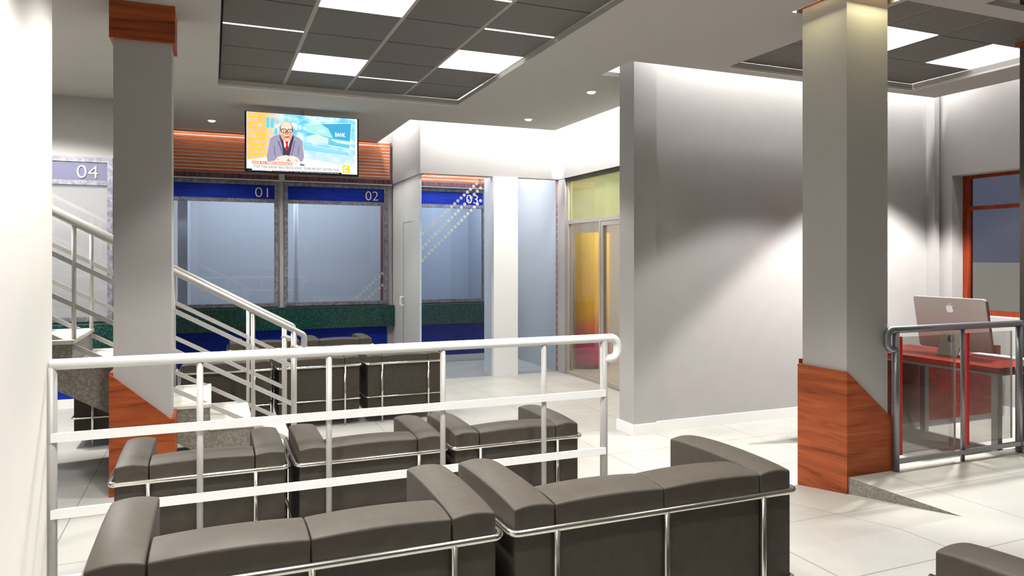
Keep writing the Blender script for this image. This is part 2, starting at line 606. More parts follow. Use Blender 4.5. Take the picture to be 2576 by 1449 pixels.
# the nearer teller wall on the left
T4 = 8.62
t4 = MB()
t4.box(-0.95, -0.60, T4 + 0.012, T4 + 0.11, 0, TOP)
t4.box(-6, -2.395, T4 + 0.012, T4 + 0.11, 0, TOP)
t4.box(-2.395, -0.95, T4 + 0.012, T4 + 0.11, 0, 0.884)
t4.box(-2.395, -0.95, T4 + 0.012, T4 + 0.11, 2.592, TOP)
struct('wall_left_tellers', t4, M['wall'])
struct('wall_return', MB().box(-0.70, -0.60, T4 + 0.112, TV_ + 0.011, 0, TOP), M['wall'])
# rooms behind the tellers
br_ = MB()
br_.box(-6, 4.6, 12.6, 12.7, 0, TOP)
struct('wall_booth_back', br_, M['booth'])
struct('wall_booth_side', MB().box(-0.42, -0.30, TV_ + 0.3, 12.6, 0, 3.4), M['booth'])
struct('wall_booth_middle', MB().box(2.86, 2.93, 11.2, 12.6, 0, 3.4), M['booth_dark'])
struct('wall_booth_right', MB().box(4.36, 4.46, 8.95, 12.6, 0, TOP), M['booth'])
struct('wall_far_left', MB().box(-6.1, -6, 3.5, 14, 0, TOP), M['wall'])

# baseboards at the tellers
struct('baseboard_back', MB().box(-0.56, 4.345, 10.425 - 0.022, 10.425 - 0.001, 0, 0.093), M['trim'])
struct('baseboard_left_tellers', MB().box(-6, -0.60, T4 - 0.012, T4 + 0.011, 0, 0.093), M['trim'])

# white bulkhead over the glass room and over the doors
BZ = 2.61
struct('wall_bulkhead', MB().box(2.42, 4.35, 8.84, 8.94, BZ, TOP), M['wall'])
struct('wall_bulkhead_left', MB().box(2.42, 2.50, 8.941, 10.41, BZ, TOP), M['wall'])
struct('wall_bulkhead_right', MB().box(4.35, 4.50, 5.70, 8.94, BZ, TOP), M['wall'])

# ------------------------------------------------------------------ teller windows
def teller(u0, u1, v, num, label, gl, w_num):
    t = thing('teller_window', label, 'window', ((u0 + u1) / 2, v, 0.884), 'teller windows')
    f = MB()
    f.box(u0, u0 + 0.05, v - 0.02, v + 0.06, 0.885, 2.59)
    f.box(u1 - 0.05, u1, v - 0.02, v + 0.06, 0.885, 2.59)
    f.box(u0 + 0.05, u1 - 0.05, v - 0.02, v + 0.06, 0.885, 0.93)
    f.box(u0 + 0.05, u1 - 0.05, v - 0.02, v + 0.06, 2.30, 2.347)
    f.box(u0 + 0.05, u1 - 0.05, v - 0.02, v + 0.06, 2.537, 2.59)
    f.build('frame', M['frame'], t)
    s = box('sign_panel', M['blue'], (u0 + 0.05, u1 - 0.05, v - 0.005, v + 0.03, 2.347, 2.537), t)
    s['label'] = 'blue sign panel with cream numerals'
    text('numeral', num, M['digit'], s, u1 - 0.135 - w_num, u1 - 0.135, 2.372, 2.502, v - 0.007, 0.012, -0.014)
    box('pane', gl, (u0 + 0.05, u1 - 0.05, v + 0.02, v + 0.028, 0.93, 2.30), t)
    if num == '04':
        box('sign_reflection', gl, (u0 + 0.05, u1 - 0.05, v - 0.0065, v - 0.0055, 2.347, 2.537), s)  # pale sheet added for the reflection that washes out the sign
    return t
teller(-0.589, 0.845, TV_, '01', 'teller window numbered 01 on a blue band, right behind the stair handrails', M['glass_teller'], 0.165)
teller(0.921, 2.355, TV_, '02', 'teller window numbered 02 on a blue band, below the television', M['glass_teller'], 0.182)
teller(2.43, 3.88, TV_, '03', 'teller window numbered 03 seen through the glass room beside the white pillar', M['glass_teller'], 0.182)
teller(-2.39, -0.955, T4, '04', 'pale teller window numbered 04 above the stairs at the far left', M['glass_teller4'], 0.19)

def counter(u0, u1, v, label):
    t = thing('teller_counter', label, 'counter', ((u0 + u1) / 2, v, 0))
    box('granite_top', M['granite'], (u0, u1, v - 0.16, v + 0.011, 0.573, 0.868), t, 0.003)
    box('front_panel', M['blue'], (u0, u1 - 0.075, v - 0.001, v + 0.011, 0.094, 0.573), t)
    return t
counter(-0.58, 2.424, TV_, 'dark green granite counter with blue front under windows 01 and 02')
counter(2.44, 4.30, TV_, 'dark green granite counter behind the glass room under window 03')
counter(-5.9, -0.62, T4, 'green granite counter under window 04 beyond the stairs')

# slats and the dark ledge above the tellers
def slats(u0, u1, label):
    t = thing('slatted_panel', label, 'panel', ((u0 + u1) / 2, TV_, 2.67))
    box('backing', M['slat_back'], (u0, u1, TV_ - 0.035, TV_ + 0.01, 2.67, 3.206), t)
    n = 12
    p = (3.206 - 2.67) / n
    for k in range(n):
        box('slat', M['slat'], (u0, u1, TV_ - 0.046, TV_ - 0.036, 2.675 + k * p + 0.008, 2.675 + k * p + 0.034), t)
    box('end_strip', M['rosewood'], (u1, u1 + 0.012, TV_ - 0.065, TV_ + 0.01, 2.67, 3.206), t)
slats(-0.58, 2.385, 'orange wooden slats on a pale backing behind the television')
slats(2.51, 4.33, 'orange wooden slats seen at the top of the glass room above window 03')
def ledge(u0, u1, label):
    t = thing('ledge', label, 'ledge', ((u0 + u1) / 2, TV_, 2.60))
    box('board', M['rosewood'], (u0, u1, TV_ - 0.09, TV_ + 0.01, 2.606, 2.668), t, 0.003)
    box('light_strip', M['lip'], (u0, u1, TV_ - 0.08, TV_ - 0.03, 2.592, 2.605), t)
ledge(-0.58, 2.412, 'dark purple rosewood ledge above windows 01 and 02')
ledge(2.505, 4.345, 'dark purple rosewood ledge above window 03 inside the glass room')
wp = thing('wall_post', 'short pale post fixed to the rosewood ledge under the television', 'post', (0.883, TV_ - 0.1, 2.60))
box('shaft', M['wall'], (0.846, 0.920, TV_ - 0.11, TV_ - 0.091, 2.59, 2.69), wp)
bp = tag(MB().tube([(1.17, 11.3, 0), (1.17, 11.3, 3.2)], 0.034, 20).build('column_reflection', M['white']), 'white upright imitating a column reflected in the glass of window 02', 'reflection')  # stands in for a lit column's reflection in the glass
rb = tag(box('red_reflection', plain('dull_red_reflection', (136, 72, 78), 0.5), (2.46, 2.52, 11.3, 11.36, 0, 3.0)), 'thin dull red upright imitating a reflection at the right edge of window 02', 'post')  # stands in for a red reflection in the glass

# ------------------------------------------------------------------ glass room
g = thing('glass_partition', 'floor to ceiling clear glass front beneath the white bulkhead before window 03', 'partition', (3.4, 8.87, 0))
box('pane', M['glass_front'], (2.445, 4.346, 8.874, 8.884, 0.004, BZ), g)
box('edge', M['glass_edge'], (2.425, 2.444, 8.868, 8.890, 0.004, BZ), g)
# reflected ceiling lights drawn as pale dots on the pane, three slanting rows
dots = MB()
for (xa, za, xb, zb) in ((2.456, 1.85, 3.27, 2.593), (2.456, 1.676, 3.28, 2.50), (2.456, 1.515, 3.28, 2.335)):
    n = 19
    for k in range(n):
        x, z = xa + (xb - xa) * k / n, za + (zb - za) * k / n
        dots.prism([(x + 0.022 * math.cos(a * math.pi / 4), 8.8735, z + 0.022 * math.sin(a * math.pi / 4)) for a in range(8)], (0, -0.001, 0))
M['dot_glint'] = glass('reflection_dot', (0.8, 0.8, 0.78), refl=0.4, haze=0.6, haze_rgb=(240, 238, 228))  # pale discs standing in for lights mirrored in the glass
d_ = dots.build('dot_reflections', M['dot_glint'], g)
d_['label'] = 'slanting rows of pale dots imitating lights reflected in the glass'
d_['kind'] = 'stuff'
dots = MB()  # the same painted reflections on the teller pane
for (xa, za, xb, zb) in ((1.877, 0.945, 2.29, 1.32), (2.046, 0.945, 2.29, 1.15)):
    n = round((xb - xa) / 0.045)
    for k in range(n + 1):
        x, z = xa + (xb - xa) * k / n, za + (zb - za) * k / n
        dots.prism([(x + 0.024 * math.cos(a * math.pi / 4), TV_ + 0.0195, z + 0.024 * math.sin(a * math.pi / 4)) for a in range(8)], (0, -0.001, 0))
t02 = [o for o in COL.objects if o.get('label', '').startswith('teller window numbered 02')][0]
d_ = dots.build('dot_reflections', M['dot_glint'], t02)
d_['label'] = 'slanting rows of pale dots imitating lights reflected in the glass'
d_['kind'] = 'stuff'
g2 = thing('glass_partition', 'glass room side with reflections painted as haze between window 02 and the clear front', 'partition', (2.434, 9.6, 0))
box('pane', M['glass_side'], (2.430, 2.438, 9.76, 10.395, 0.004, BZ), g2)
box('pane', M['glass_side'], (2.430, 2.438, 8.895, 9.755, 2.03, BZ), g2)
gd = thing('glass_door', 'frameless hinged glass door with tubular handle in the pale glass side', 'door', (2.434, 9.3, 0))
box('leaf', M['glass_side'], (2.429, 2.439, 8.895, 9.742, 0.006, 2.02), gd)
box('edge', M['glass_edge_dark'], (2.4285, 2.4395, 9.743, 9.754, 0.006, 2.02), gd)
hd = MB()
for s in (-1, 1):
    hd.tube(fillet([(2.434 + s * 0.006, 9.69, 0.90), (2.434 + s * 0.06, 9.69, 0.90), (2.434 + s * 0.06, 9.69, 1.02), (2.434 + s * 0.006, 9.69, 1.02)], 0.03), 0.009, 10)
hd.build('handle', M['white'], gd)
wpil = tag(box('pillar', M['white'], (3.395, 3.735, 8.80, 9.16, 0, BZ)), 'square white pillar at the glass front, standing before window 03', 'pillar')
# post at the corner with the narrow patterned strip
struct('trim_2', MB().box(4.353, 4.44, 8.66, 8.93, 0, BZ), M['wall'])
ps = thing('marker_strip', 'thin upright strip of dull red dashes at the end of the glass front', 'strip', (4.34, 8.87, 0))
md = MB()
for k in range(26):
    md.box(4.332, 4.349, 8.8665, 8.8725, 0.02 + k * 0.1, 0.09 + k * 0.1)
md.build('dashes', plain('dash_red', (168, 104, 100), 0.6), ps)

# ------------------------------------------------------------------ glazed doors on the right of the hall
DU = 4.40
dd = thing('glazed_screen', 'metal framed glass screen with green tinted top at the hall corner', 'screen', (DU, 7.6, 0))
fr = MB()
fr.box(DU - 0.02, DU + 0.04, 8.61, 8.655, 0, 2.57)
fr.box(DU - 0.02, DU + 0.04, 5.70, 8.61, 1.995, 2.045)
fr.box(DU - 0.02, DU + 0.04, 7.785, 8.61, 0, 0.045)
fr.box(DU - 0.02, DU + 0.04, 7.745, 7.785, 0, 1.995)
fr.build('frame', M['door_metal'], dd)
box('head', M['dark_head'], (DU - 0.03, DU + 0.05, 5.70, 8.66, 2.57, BZ), dd)
box('pane', M['glass_green'], (DU + 0.005, DU + 0.013, 5.70, 8.61, 2.045, 2.57), dd)
box('pane', M['glass_warm'], (DU + 0.005, DU + 0.013, 7.785, 8.61, 0.045, 1.995), dd)
d1 = thing('glazed_door', 'metal framed glass door nearest the white wall end', 'door', (DU, 7.2, 0))
f1 = MB()
f1.box(DU - 0.018, DU + 0.035, 7.695, 7.74, 0.006, 1.99)
f1.box(DU - 0.018, DU + 0.035, 6.72, 6.765, 0.006, 1.99)
f1.box(DU - 0.018, DU + 0.035, 6.765, 7.695, 0.006, 0.055)
f1.box(DU - 0.018, DU + 0.035, 6.765, 7.695, 1.94, 1.99)
f1.build('frame', M['door_metal'], d1)
box('pane', M['glass_warm'], (DU + 0.005, DU + 0.013, 6.765, 7.695, 0.055, 1.94), d1)
# the room behind it
struct('wall_lobby_far', MB().box(4.50, 6.7, 9.70, 9.80, 0, TOP), M['wall'])
struct('wall_lobby_right', MB().box(6.60, 6.70, 5.67, 9.70, 0, TOP), M['wall'])
struct('ceiling_lobby', MB().box(4.50, 6.6, 5.67, 9.7, 2.80, 2.86), M['ceiling'])

def totem_material():
    m, nt, b = nmat('sunset_vinyl')
    tc = N(nt, 'ShaderNodeTexCoord')
    sx = N(nt, 'ShaderNodeSeparateXYZ')
    L(nt, tc.outputs['Object'], sx.inputs[0])
    no = N(nt, 'ShaderNodeTexNoise')
    no.inputs['Scale'].default_value = 2.0
    L(nt, tc.outputs['Object'], no.inputs['Vector'])
    a = N(nt, 'ShaderNodeMath', operation='MULTIPLY_ADD')
    a.inputs[1].default_value = 0.35
    L(nt, no.outputs['Fac'], a.inputs[0])
    L(nt, sx.outputs['Z'], a.inputs[2])
    d = N(nt, 'ShaderNodeMath', operation='DIVIDE')
    d.inputs[1].default_value = 2.4
    L(nt, a.outputs[0], d.inputs[0])
    rp_ = ramp(nt, [(0.0, lin((150, 20, 70))), (0.19, lin((200, 36, 96))), (0.28, lin((228, 110, 30))), (0.38, lin((240, 184, 20))), (0.95, lin((244, 214, 50)))])
    L(nt, d.outputs[0], rp_.inputs['Fac'])
    L(nt, rp_.outputs['Color'], b.inputs['Base Color'])
    b.inputs['Roughness'].default_value = 0.5
    return m
tt = thing('display_totem', 'tall curved yellow and magenta display behind the glass screen', 'display', (4.965, 9.0, 0))
arc = []
for k in range(13):
    a = R(200 + k * 140 / 12)
    arc.append((4.965 + 0.29 * math.cos(a), 9.12 + 0.29 * math.sin(a), 0.05))
tm = MB()
tm.prism(arc, (0, 0, 1.85))
tm.build('body', totem_material(), tt)
tb = MB().prism([(p[0], p[1] + 0.02, 0.0) for p in arc], (0, 0, 0.05)).build('base', M['lip_dark'], tt)

# ------------------------------------------------------------------ columns
def column(label, u0, u1, v0, v1, cap0, cap1, zb, plinth, mat='column'):
    t = thing('column', label, 'column', ((u0 + u1) / 2, (v0 + v1) / 2, zb))
    box('shaft', M[mat], (u0, u1, v0, v1, zb, TOP), t)
    c = 0.022
    if cap0 is not None:
        m = MB()
        m.box(u0 - c, u1 + c, v0 - c, v0, cap0, cap1)
        m.box(u0 - c, u1 + c, v1, v1 + c, cap0, cap1)
        m.box(u0 - c, u0, v0, v1, cap0, cap1)
        m.box(u1, u1 + c, v0, v1, cap0, cap1)
        m.build('cap', M['wood'], t)
    p = MB()
    for poly, vec in plinth:
        p.prism(poly, vec)
    p.build('plinth', M['wood'], t)
    return t
# left column: the front cladding is cut on the slant
u0, u1, v0, v1 = -0.588, -0.246, 5.32, 5.612
e = 0.022
column('grey column with wooden cap and slant cut wooden base beside the stairs', u0, u1, v0, v1, 2.966, CZ - 0.001, 0.0, [
    ([(u0 - e, v0, 0), (u1 + e, v0, 0), (u1 + e, v0, 0.475), (u1 - 0.005, v0, 0.475), (u0 - e, v0, 0.795)], (0, -e, 0)),
    ([(u1, v0, 0), (u1, v1 + e, 0), (u1, v1 + e, 0.478), (u1, v0, 0.478)], (e, 0, 0)),
    ([(u0, v0, 0), (u0, v1 + e, 0), (u0, v1 + e, 0.80), (u0, v0, 0.80)], (-e, 0, 0)),
    ([(u0, v1, 0), (u1, v1, 0), (u1, v1, 0.478), (u0, v1, 0.80)], (0, e, 0)),
])
# right column
a0, a1, b0, b1 = 3.70, 4.055, 3.41, 3.78
column('tall column with slant cut wooden base where the ramp meets the steel and glass railing', a0, a1, b0, b1, 3.228, 3.5, 0.0, [
    ([(a0, b0, 0), (a0, b1 + e, 0), (a0, b1 + e, 0.825), (a0, b0, 0.825)], (-e, 0, 0)),
    ([(a0 - e, b0, 0), (a1 + e, b0, 0), (a1 + e, b0, 0.50), (a0 + 0.0, b0, 0.815), (a0 - e, b0, 0.825)], (0, -e, 0)),
    ([(a1, b0, 0), (a1, b1, 0), (a1, b1, 0.5), (a1, b0, 0.5)], (e, 0, 0)),
])
c0 = 5.955
column('dark column at the right end of the steel railing', c0, c0 + 0.36, 3.41, 3.785, 3.228, 3.5, 0.0, [
    ([(c0, 3.39, 0), (c0, 3.80, 0), (c0, 3.80, 0.5), (c0, 3.39, 0.5)], (-e, 0, 0)),
], 'dark_column')
struct('ceiling_pocket', MB().box(3.5, 4.166, 3.2, 4.0, 3.52, 3.56), M['ceiling'])

# ------------------------------------------------------------------ suspended ceilings
def mesh_ceiling(label, us, vs, z, lights_, slits, lip, rmat='runner'):
    t = thing('mesh_ceiling', label, 'ceiling grid', (us[0], vs[0], z))
    ru = 0.016
    for i in range(len(us) - 1):
        for j in range(len(vs) - 1):
            if (i, j) in lights_:
                continue
            box('mesh_tile', M['mesh'], (us[i] + ru, us[i + 1] - ru, vs[j] + 0.004, vs[j + 1] - 0.004, z, z + 0.02), t)
    for u in us[1:-1]:
        box('runner', M[rmat], (u - ru, u + ru, vs[0], vs[-1], z + 0.002, z + 0.024), t)
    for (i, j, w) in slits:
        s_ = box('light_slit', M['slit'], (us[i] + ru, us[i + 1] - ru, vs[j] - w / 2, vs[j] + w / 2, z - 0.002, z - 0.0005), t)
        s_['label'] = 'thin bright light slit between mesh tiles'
    for k, bx in enumerate(lip):
        box('edge_trim', M['lip'], bx, t)
    return t
US = [0.058, 0.661, 1.264, 1.867, 2.47]
VS = [7.467 - 0.6 * k for k in range(8, -1, -1)]
PZ = 3.2545
jA = {k: 8 - n for n, k in enumerate(range(9))}
mesh_ceiling('dark mesh ceiling panel grid over the waiting sofas and television', US, VS, PZ, {(1, 6), (3, 5), (1, 3)},
             [(0, 5, 0.03), (3, 4, 0.03), (2, 7, 0.03), (2, 3, 0.03)],
             [(0.058, 2.47, 7.468, 7.488, CZ - 0.024, CZ - 0.001)])
UB = [4.167, 4.57, 5.17, 5.77, 6.37]
VB = [3.357, 3.88, 4.48, 5.08]
mesh_ceiling('dark mesh ceiling panel grid above the office desk', UB, VB, PZ, {(1, 1), (3, 1)}, [],
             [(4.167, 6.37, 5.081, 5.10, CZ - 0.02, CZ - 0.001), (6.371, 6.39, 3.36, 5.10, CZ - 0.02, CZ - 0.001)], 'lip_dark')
struct('ceiling_pocket_near', MB().box(4.60, 7.15, 0.5, 3.25, CZ + 0.10, CZ + 0.13), M['ceiling'])
def panel_light(label, u0, u1, v0, v1):
    t = thing('ceiling_light', label, 'ceiling light', ((u0 + u1) / 2, (v0 + v1) / 2, PZ), 'square ceiling light panels')
    box('diffuser', M['panel_light'], (u0 + 0.012, u1 - 0.012, v0 + 0.006, v1 - 0.006, PZ, PZ + 0.012), t)
    box('housing', M['white'], (u0 + 0.012, u1 - 0.012, v0 + 0.006, v1 - 0.006, PZ + 0.0125, PZ + 0.06), t)
panel_light('square white ceiling light nearest above the television', US[1], US[2], VS[6], VS[7])
panel_light('square white ceiling light by the right edge of the large mesh ceiling', US[3], US[4], VS[5], VS[6])
panel_light('square white ceiling light cut by the top of the photo, over the front sofas', US[1], US[2], VS[3], VS[4])
panel_light('square white ceiling light right beside the top of the tall column', UB[1], UB[2], VB[1], VB[2])
panel_light('square white ceiling light in the far corner of the office mesh ceiling', UB[3], UB[4], VB[1], VB[2])
def downlight(label, u, v):
    t = thing('downlight', label, 'downlight', (u, v, CZ), 'round downlights')
    MB().lathe((u, v, CZ), [(0.052, -0.004), (0.052, 0.0)]).build('ring', M['white'], t)
    MB().lathe((u, v, CZ), [(0.012, -0.022), (0.032, -0.017), (0.044, -0.0045)]).build('lens', M['lens'], t)
downlight('small round ceiling downlight left of the television', 0.003, 9.50)
downlight('small round ceiling downlight above the glass front and white pillar', 3.515, 7.96)
downlight('small round ceiling downlight nearest the white wall end', 3.52, 6.41)

# ------------------------------------------------------------------ seats
def make_seat(n, label):
    """chrome-framed cube seat, facing +y; the back rail runs along y = 0"""
    W = 0.75 if n == 1 else 1.097
    t = thing('armchair' if n == 1 else 'sofa', label, 'armchair' if n == 1 else 'sofa', (0, 0, 0))
    hw, D, e_, aw = W / 2, 0.555, 0.016, 0.134
    xi = hw - e_ - aw
    for s in (-1, 1):
        xa, xb = (xi, hw - e_) if s > 0 else (-hw + e_, -xi)
        MB().cushion(xa, xb, 0.013, D, 0.10, 0.618, 0.030, 0.005, 0.006).build('armrest', M['leather'], t)
    MB().cushion(-xi + 0.004, xi - 0.004, 0.20, D - 0.01, 0.26, 0.42, 0.02, 0.004, 0.016).build('seat_cushion', M['leather'], t)
    w = 2 * (xi - 0.003) / n
    for k in range(n):
        x = -xi + 0.003 + k * w
        MB().cushion(x + 0.001, x + w - 0.001, 0.013, 0.197, 0.10, 0.618, 0.022, 0.005, 0.006).build('back_cushion', M['leather'], t)
    MB().cushion(-xi + 0.003, xi - 0.003, 0.20, D - 0.03, 0.10, 0.258, 0.0, 0.004, 0.01).build('seat_base', M['leather'], t)
    box('underside', M['under'], (-hw + 0.02, hw - 0.02, 0.016, D - 0.01, 0.078, 0.099), t)
    for nm, z, r in (('upper_rail', 0.551, 0.0115), ('lower_rail', 0.24, 0.0062)):
        MB().tube(fillet([(-hw, D, z), (-hw, 0, z), (hw, 0, z), (hw, D, z)], 0.03), r, 14).build(nm, M['chrome'], t)
    for ch in t.children:
        if ch.data.materials[0] is M['leather']:
            wn = ch.modifiers.new('weighted', 'WEIGHTED_NORMAL')
            wn.weight = 80
    xs = [-hw + 0.15, hw - 0.15] + ([0.0] if n == 2 else [])
    for x in xs:
        MB().tube([(x, -0.001, 0.0), (x, -0.001, 0.548)], 0.0105, 14).build('leg', M['chrome'], t)
    for x in (-hw, hw):
        MB().tube([(x, D - 0.012, 0.0), (x, D - 0.012, 0.56)], 0.0105, 14).build('leg', M['chrome'], t)
    return t

def copy_thing(o):
    c = o.copy()
    COL.objects.link(c)
    for ch in list(o.children):
        k = ch.copy()
        COL.objects.link(k)
        k.parent = c
    return c

arm0 = make_seat(1, 'x')
sofa0 = make_seat(2, 'x')
used = {}
def seat(proto, u, v, z, label, group):
    o = proto if proto.name not in used else copy_thing(proto)
    used[proto.name] = 1
    o.location = (u, v, z)
    tag(o, label, 'armchair' if proto is arm0 else 'sofa', group)
G2, G3 = 'dark leather armchairs', 'dark leather two seat sofas'
seat(sofa0, 0.247, 1.99, H, 'dark leather two seat sofa at the front left, nearest the white wall edge', G3)
seat(sofa0, 1.372, 1.99, H, 'dark leather two seat sofa at the front right, nearest the ramp', G3)
for u, lab in ((-0.035, 'dark leather armchair just behind the white railing, leftmost, before the column base'),
               (0.748, 'dark leather armchair just behind the white railing, middle of its row of three'),
               (1.530, 'dark leather armchair just behind the white railing, rightmost of its row')):
    seat(arm0, u, 3.58, 0, lab, G2)
for u, lab in ((-0.672, 'dark leather armchair mostly hidden underneath the stair slope'),
               (0.125, 'dark leather armchair seen through the stair bars beyond the steps'),
               (0.915, 'dark leather armchair right behind the bottom posts of the stair handrails'),
               (1.710, 'dark leather armchair at the right end of the row beyond the stairs')):
    seat(arm0, u, 6.77, 0, lab, G2)
for u, lab in ((0.545, 'dark leather armchair in the farthest row, seen between the handrail posts'),
               (1.345, 'dark leather armchair in the farthest row, right of the handrail end')):
    seat(arm0, u, 8.30, 0, lab, G2)
seat(arm0, 2.085, 0.755, H, 'dark leather armchair cut off by the bottom right corner of the photo', G2)

# ------------------------------------------------------------------ white railing
RV = 3.42
rl = thing('railing', 'white tube railing with two flat bars between the front sofas and the armchairs', 'railing', (0.7, RV, H))
def rz(y, x=1530):     # height of a rail from its pixel row at the right end
    X = (x - 1288) / 1822
    Z = RV / (0.9237 - 0.3832 * X)
    return EYE - (y - 650) * Z / 1822
zt, zm, zl = rz(850), rz(986.5), rz(1130)
zb_ = 0.235
uL, uR = -0.598, 1.955
MB().tube(fillet([(uL - 0.005, RV, zt), (uR + 0.085, RV, zt), (uR + 0.085, RV, zt - 0.112), (uR, RV, zt - 0.112)], 0.045), 0.0225, 20).build('top_rail', M['rail_white'], rl)
for z in (zm, zl, zb_):
    box('flat_bar', M['rail_white'], (uL, uR, RV - 0.024, RV - 0.008, z - 0.018, z + 0.018), rl)
for u in (uL, uR):
    MB().tube([(u, RV, H + 0.001), (u, RV, zt - 0.003)], 0.0205, 18).build('post', M['rail_post'], rl)
def u_at(x, v):
    X = (x - 1288) / 1822
    return v * (0.9237 * X + 0.3832) / (0.9237 - 0.3832 * X)
for x in (503, 827.5, 1114, 1368):
    u = u_at(x, RV)
    MB().tube([(u, RV, H + 0.001), (u, RV, zt - 0.003)], 0.0135, 16).build('post', M['rail_post'], rl)

# ------------------------------------------------------------------ steel and glass railing by the office
GV = 3.37
sr = thing('steel_railing', 'grey steel railing with clear glass panels and red edges before the desk', 'railing', (4.7, GV, H))
ul, um, ur = 4.080, 4.71, 5.295
gz = 1.079
MB().tube(fillet([(ul, GV, gz - 0.125), (ul - 0.075, GV, gz - 0.125), (ul - 0.075, GV, gz), (ur + 0.022, GV, gz)], 0.04), 0.0235, 20).build('top_rail', M['rail_steel'], sr)
for u, r in ((ul, 0.0225), (um, 0.0135), (ur, 0.0225)):
    MB().tube([(u, GV, H + 0.001), (u, GV, gz - 0.003)], r, 18).build('post', M['rail_steel'], sr)
box('flat_bar', M['rail_steel'], (ul, ur + 0.02, GV - 0.02, GV + 0.004, H + 0.05, H + 0.078), sr)
for ua, ub in ((ul + 0.07, um - 0.03), (um + 0.082, ur - 0.03)):
    p = box('glass_panel', M['glass_rail'], (ua, ub, GV + 0.03, GV + 0.042, H + 0.095, gz - 0.055), sr)
    q = box('red_strip', M['red_edge'], (ua - 0.004, ua + 0.020, GV + 0.024, GV + 0.046, H + 0.09, gz - 0.05), p)
    q['label'] = 'red strip on the glass edge'
    box('edge', M['rail_post'], (ub, ub + 0.004, GV + 0.03, GV + 0.042, H + 0.095, gz - 0.055), p)

# ------------------------------------------------------------------ stairs
SN, SF, TR, RI = 5.65, 6.55, 0.285, 0.165
st = thing('staircase', 'stone staircase climbing to the left behind the grey column', 'stairs', (0, 6.1, 0))
NST = 13
for k in range(1, NST + 1):
    ue = 0.557 - TR * (k - 1)
    z1 = RI * k
    zl_ = max(0.0, z1 - RI - 0.20)
    ub = ue - TR
    # soffit line: z = 0.647 + 0.579*( -0.948 - u )
    sof = lambda u: max(0.0, 0.647 + 0.579 * (-0.948 - u))
    m = MB()
    pts = [(ue, sof(ue)), (ue, z1 - 0.03), (ub, z1 - 0.03), (ub, sof(ub))]
    if sof(ue) == 0 and sof(ub) > 0:
        uc = -0.948 + 0.647 / 0.579
        pts = [(ue, 0.0), (ue, z1 - 0.03), (ub, z1 - 0.03), (ub, sof(ub)), (uc, 0.0)]
    m.prism([(p, SN, q) for p, q in pts], (0, SF - SN, 0))
    s_ = m.build('step', M['stone'], st)
    tr_ = MB().box(ub, ue + 0.012, SN - 0.008, SF + 0.008, z1 - 0.0299, z1)
    tr_.bevel(0.006, 2)
    tr_.build('tread', M['tread'], s_)
def stair_rail(v, label):
    t = thing('handrail', label, 'handrail', (0.5, v, 0))
    zr = lambda u: 0.995 + 0.545 * (0.578 - u)
    up_ = -3.0
    e0 = 0.578
    d = Vector((1, 0, -0.545)).normalized()
    A = Vector((up_, v, zr(up_)))
    B = Vector((e0, v, zr(e0))) + d * 0.085
    C_ = B + Vector((0, 0, -0.125))
    E = C_ - d * 0.105
    MB().tube(fillet([A, B, C_, E], 0.035), 0.0225, 18).build('top_rail', M['stair_rail'], t)
    for off in (0.275, 0.56, 0.84):
        m = MB()
        p0, p1 = Vector((up_, v - 0.012, zr(up_) - off)), Vector((e0 - 0.01, v - 0.012, zr(e0) - off))
        m.prism([p0 + Vector((0, 0, -0.018)), p1 + Vector((0, 0, -0.018)), p1 + Vector((0, 0, 0.018)), p0 + Vector((0, 0, 0.018))], (0, 0.014, 0))
        m.build('bar', M['stair_bar'], t)
    for k, u in enumerate((0.578, 0.284, -0.282, -0.868, -1.44, -2.01)):
        zf = 0.0 if u > 0.557 else RI * (math.floor((0.557 - u) / TR) + 1)
        MB().tube([(u, v, zf), (u, v, zr(u) - 0.004)], 0.0215 if k == 0 else 0.0145, 16).build('post', M['stair_rail'], t)
stair_rail(5.715, 'near steel handrail sloping down the stairs, curled at its lower end')
stair_rail(6.495, 'far steel handrail sloping down beyond the stairs, curled at its lower end')

# ------------------------------------------------------------------ television
tvv = 8.35
tv = thing('television', 'wide television hung below the ceiling showing a newsreader', 'television', (0.94, tvv, 2.5))
XL, XR = u_at(615.5, tvv), u_at(902, tvv)
Zc = lambda x: tvv / (0.9237 - 0.3832 * (x - 1288) / 1822)
ZT = EYE + (650 - 289) * Zc(758) / 1822
ZB = EYE + (650 - 439) * Zc(758) / 1822
box('housing', M['black'], (XL, XR, tvv + 0.004, tvv + 0.055, ZB, ZT), tv, 0.004)
box('mount', M['ceiling'], ((XL + XR) / 2 - 0.016, (XL + XR) / 2 + 0.016, tvv + 0.056, tvv + 0.088, (ZB + ZT) / 2 - 0.1, CZ), tv)
bz = MB()
bz.box(XL, XL + 0.018, tvv - 0.006, tvv + 0.003, ZB, ZT)
bz.box(XR - 0.016, XR, tvv - 0.006, tvv + 0.003, ZB, ZT)
bz.box(XL + 0.018, XR - 0.016, tvv - 0.006, tvv + 0.003, ZB, ZB + 0.024)
bz.box(XL + 0.018, XR - 0.016, tvv - 0.006, tvv + 0.003, ZT - 0.004, ZT)
bz.build('bezel', M['black'], tv)
SX0, SX1, SZ0, SZ1 = XL + 0.018, XR - 0.016, ZB + 0.024, ZT - 0.004

